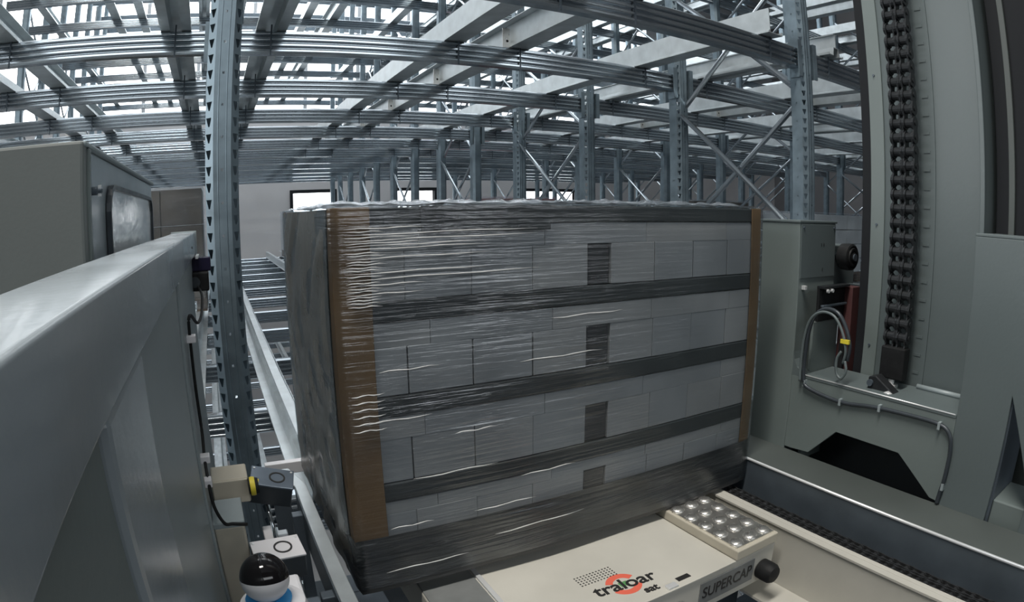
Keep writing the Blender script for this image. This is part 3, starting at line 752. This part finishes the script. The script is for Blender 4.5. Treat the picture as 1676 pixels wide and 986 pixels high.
# ================================================================== RIGHT SIDE FRAME, CABINET, MAST
PX = 1.60
fr_ = thing('carriage_side_frame', 'grey steel side frame with a cut-out cross plate and flanged top, right of the load', 'frame', (1.7, .8, -.95))
crossp = [(1.142, -.506), (.556, -.506), (.556, -.752), (.591, -.748), (.719, -.650), (.947, -.648), (1.043, -.744), (1.117, -.75), (1.142, -.75)]
MB().prism(crossp, PX, PX + .012, 'x').build('cross_plate', 'paint_side', fr_, .0015)
MB().box(PX - .002, PX + .172, .556, 1.096, -.508, -.496).build('top_flange', 'mast', fr_, .003)
MB().prism([(1.142, -.506), (1.142, -.43), (1.138, -.455), (1.125, -.478), (1.096, -.496), (1.096, -.506)], PX, PX + .035, 'x').build('fillet', 'mast', fr_)
MB().tube([(PX - .001, .56, -.497), (PX - .001, 1.09, -.497)], .0025, 6).build('flange_edge', 'steel_edge', fr_, smooth=True)
MB().prism([(.556, -.03), (.18, -.03), (.18, -.9), (.30, -.9), (.30, -.66), (.404, -.414), (.410, -.9), (.556, -.9)], PX, PX + .012, 'x').build('post_plate', 'mast', fr_, .002)
MB().box(PX + .012, PX + .20, .546, .556, -.9, -.03).build('post_side', 'paint_side', fr_)
MB().box(PX, PX + .2, .18, .556, -.03, -.022).build('post_cap', 'mast', fr_, .002)
MB().box(PX + .012, PX + .2, .40, .408, -.9, -.05).build('post_rib', 'steel_dark', fr_)
MB().box(1.535, 1.772, .15, 1.5, -.86, -.85).build('deck', 'steel_dark', fr_)
MB().box(1.50, 1.53, .15, 1.94, -.86, -.764).build('outer_wall', 'paint_side', fr_, .002)
MB().box(1.762, 1.772, .56, 1.14, -.85, -.52).build('back_plate', 'band', fr_)
MB().box(1.62, 1.78, .25, .40, -.85, -.70).build('foot_box', 'paint_side', fr_, .004)
MB().box(PX - .002, PX, .350, .385, -.823, -.816).build('yellow_tag', 'yellow', fr_)
cbn = thing('grey_cabinet', 'narrow grey metal cabinet standing right behind the corner of the load', 'cabinet', (1.7, 1.22, -.85))
MB().box(PX, PX + .215, 1.143, 1.30, -.845, -.026).build('body', 'paint_side', cbn, .003)
MB().box(PX - .004, PX + .220, 1.139, 1.305, -.026, -.018).build('lid', 'mast', cbn, .002)
MB().box(PX + .006, PX + .209, 1.1395, 1.143, -.20, -.030).build('front_cover', 'mast', cbn, .001)
for x in (PX + .018, PX + .198):
    MB().lathe([(.004, 1.136), (.004, 1.140)], (x, 0, -.040), 'y', 10).build('screw', 'steel_dark', cbn)
for (x, z) in ((PX + .12, -.09), (PX + .135, -.09), (PX + .13, -.17)):
    MB().box(x, x + .003, 1.1385, 1.1400, z - .010, z).build('slot', 'ink', cbn)
MB().box(PX + .02, PX + .032, 1.128, 1.143, -.235, -.222).build('catch', 'steel_edge', cbn, .001)
cr_b = thing('roller_bracket', 'black bracket with a maroon side plate beside the grey cabinet', 'bracket', (1.75, 1.1, -.5))
MB().box(1.632, 1.79, 1.08, 1.09, -.33, -.222).build('back', 'black', cr_b, .002)
MB().box(1.632, 1.79, 1.06, 1.09, -.226, -.218).build('top_lip', 'chain', cr_b, .001)
MB().box(1.64, 1.785, 1.066, 1.078, -.285, -.277).build('bar', 'steel_dark', cr_b, .002)
MB().box(1.792, 1.842, 1.05, 1.10, -.80, -.228).build('side_plate', 'maroon', cr_b, .002)
MB().box(1.64, 1.79, 1.10, 1.11, -.80, -.335).build('lower_plate', 'paint_side', cr_b, .001)
MB().box(1.775, 1.79, 1.06, 1.08, -.60, -.40).build('fin', 'black', cr_b, .002)
for x in (1.65, 1.675): MB().lathe([(.006, 1.054), (.006, 1.062)], (x, 0, -.232), 'y', 10).build('bolt', 'steel_edge', cr_b)
gr = thing('guide_roller', 'black guide roller with ringed hub running on the mast edge', 'roller', (1.95, 1.16, -.2))
ax = [(.010, 1.09), (.016, 1.092), (.020, 1.096), (.022, 1.092), (.030, 1.092), (.033, 1.098), (.038, 1.096), (.044, 1.10), (.046, 1.115), (.044, 1.14), (.030, 1.15)]
MB().lathe([(r, t) for r, t in ax], (1.862, 0, -.136), 'y', 32).build('wheel', 'black', gr, smooth='auto')
MB().lathe([(.012, 1.086), (.012, 1.30)], (1.862, 0, -.136), 'y', 16).build('axle', 'steel_dark', gr, smooth='auto')
MB().box(1.845, 1.99, 1.165, 1.30, -.245, -.100).build('bearing_block', 'mast', gr, .004)
MB().box(1.84, 1.96, 1.12, 1.165, -.262, -.235).build('shelf', 'paint', gr, .003)
# cable on the frame
cb2 = thing('frame_cable', 'grey and black cable looping past the bracket and along the cross plate', 'cable', (1.59, .9, -.6))
pa = [(1.60, .938, -.421), (1.592, .928, -.379), (1.590, .944, -.327), (1.588, .975, -.285), (1.588, 1.02, -.277), (1.588, 1.06, -.301), (1.590, 1.083, -.359), (1.592, 1.091, -.447), (1.590, 1.087, -.505), (1.589, 1.064, -.532), (1.592, .943, -.548), (1.593, .817, -.535), (1.593, .693, -.530), (1.593, .603, -.532), (1.592, .566, -.55), (1.592, .553, -.595), (1.592, .553, -.675), (1.592, .558, -.72), (1.592, .560, -.752)]
MB().tube(smooth_path(pa), .0062, 8).build('wire', 'sensor', cb2, smooth=True)
MB().tube(smooth_path([(q[0] - .006, q[1] + .010, q[2] - .010) for q in pa[:9]]), .0045, 8).build('second_wire', 'mast', cb2, smooth=True)
lp = [(1.588, .938, -.421), (1.586, .930, -.45), (1.586, .945, -.475), (1.588, .965, -.46), (1.588, .968, -.42), (1.590, .955, -.395)]
MB().tube(smooth_path(lp), .0045, 8).build('loop', 'mast', cb2, smooth=True)
MB().box(1.578, 1.586, .925, .955, -.368, -.356).build('yellow_tag', 'yellow', cb2)
for (y, z) in ((1.082, -.52), (.94, -.548), (.80, -.533), (.60, -.535), (.553, -.70)):
    MB().box(1.585, 1.602, y - .004, y + .004, z - .010, z + .010).build('cable_tie', 'paint', cb2)
# mast
ms = thing('crane_mast', 'tall grey crane mast with toothed strip behind the hanging chain', 'mast', (1.95, .8, FZ))
MB().box(1.785, 2.15, .592, .985, FZ, CZ - .5).build('column', 'mast', ms, .012, 'auto', 3)
MB().box(1.775, 1.785, .590, .606, FZ, CZ - .5).build('edge_flange', 'mast', ms, .002)
MB().box(1.779, 1.786, .935, .985, FZ, CZ - .5).build('wear_strip', 'paint_side', ms, .001)
MB().box(1.80, 2.05, .985, 1.03, FZ, CZ - .5).build('guide_channel', 'frame_dark', ms, .003)
MB().box(1.781, 1.786, .755, .805, FZ, CZ - .5).build('toothed_strip', 'mast', ms)
tt = MB()
for i in range(52): tt.box(1.7795, 1.782, .772, .794, -.46 + i * .055, -.452 + i * .055)
tt.build('tooth_row', 'mast', ms)['kind'] = 'stuff'
for z in (-.02, -.40, .45): MB().lathe([(.004, 1.775), (.004, 1.780)], (0, .962, z), 'x', 10).build('bolt', 'steel_dark', ms)
m2 = thing('rear_column', 'nearly black column with a grey strip at the right edge of the view', 'column', (2.1, .45, FZ))
MB().box(1.86, 2.2, .20, .58, FZ, CZ - .5).build('column', 'frame_dark', m2, .004)
MB().box(1.845, 1.86, .515, .535, FZ, CZ - .5).build('strip', 'deck', m2, .002)
MB().box(1.84, 1.86, .36, .44, FZ, CZ - .5).build('strip', 'deck', m2, .002)
# hoist chain (duplex) hanging in front of the mast
hc = thing('hoist_chain', 'heavy black double roller chain hanging in front of the mast', 'chain', (1.70, .825, -.45))
vp = .0415
def vlink(outer):
    m = MB()
    for c_ in (-.0205, .0205):
        for s_ in (-1, 1):
            y = c_ + s_ * (.0175 if outer else .0130)
            pts = []
            n_ = 8
            for i in range(n_ + 1): a = R(180 * i / n_); pts.append((.019 * math.cos(a), vp + .019 * math.sin(a)))
            pts.append((-.0125, vp * .5))
            for i in range(n_ + 1): a = R(180 + 180 * i / n_); pts.append((.019 * math.cos(a), .019 * math.sin(a)))
            pts.append((.0125, vp * .5))
            m.prism(pts, y - .0024, y + .0024, 'y')
        if not outer:
            for z in (0, vp): m.lathe([(.0140, c_ - .0105), (.0140, c_ + .0105)], (0, 0, z), 'y', 14)
    if outer:
        for z in (0, vp): m.lathe([(.0075, -.043), (.0075, .043)], (0, 0, z), 'y', 10)
    return m.mesh('chain_link', 'chain')
VL = [vlink(False), vlink(True)]
for i in range(44): inst('chain_link', VL[i % 2], (1.705, .826, -.385 + i * vp), hc)
an = thing('chain_anchor', 'black clevis and steel tensioner fixing the hoist chain to the frame', 'anchor', (1.69, .82, -.496))
MB().box(1.685, 1.725, .784, .868, -.470, -.372).build('clevis', 'black', an, .005)
MB().prism([(.875, -.462), (.850, -.455), (.775, -.500), (.765, -.525), (.80, -.53), (.875, -.525)], 1.635, 1.675, 'x').build('lever', 'chain', an, .003)
MB().lathe([(.014, 1.622), (.018, 1.628), (.018, 1.640)], (0, .80, -.508), 'x', 8).build('nut', 'steel_edge', an, smooth='auto')
MB().lathe([(.010, 1.626), (.010, 1.640)], (0, .865, -.478), 'x', 12).build('pin', 'steel_dark', an, smooth='auto')
MB().lathe([(.010, -.496), (.010, -.470)], (1.70, .826, 0), 'z', 12).build('threaded_rod', 'steel_edge', an, smooth='auto')
MB().lathe([(.022, -.50), (.022, -.486)], (1.70, .826, 0), 'z', 6).build('lock_nut', 'steel_edge', an)
MB().tube([(1.757, .60, -.490), (1.757, .76, -.490)], .008, 8).build('weld_bead', 'paint', an, smooth=True)

# ------------------------------------------------------------------ lift everything so the hall floor is at z = 0
for o in sc.objects:
    if o.parent is None and o.type in ('MESH', 'EMPTY'): o.location.z += ZO
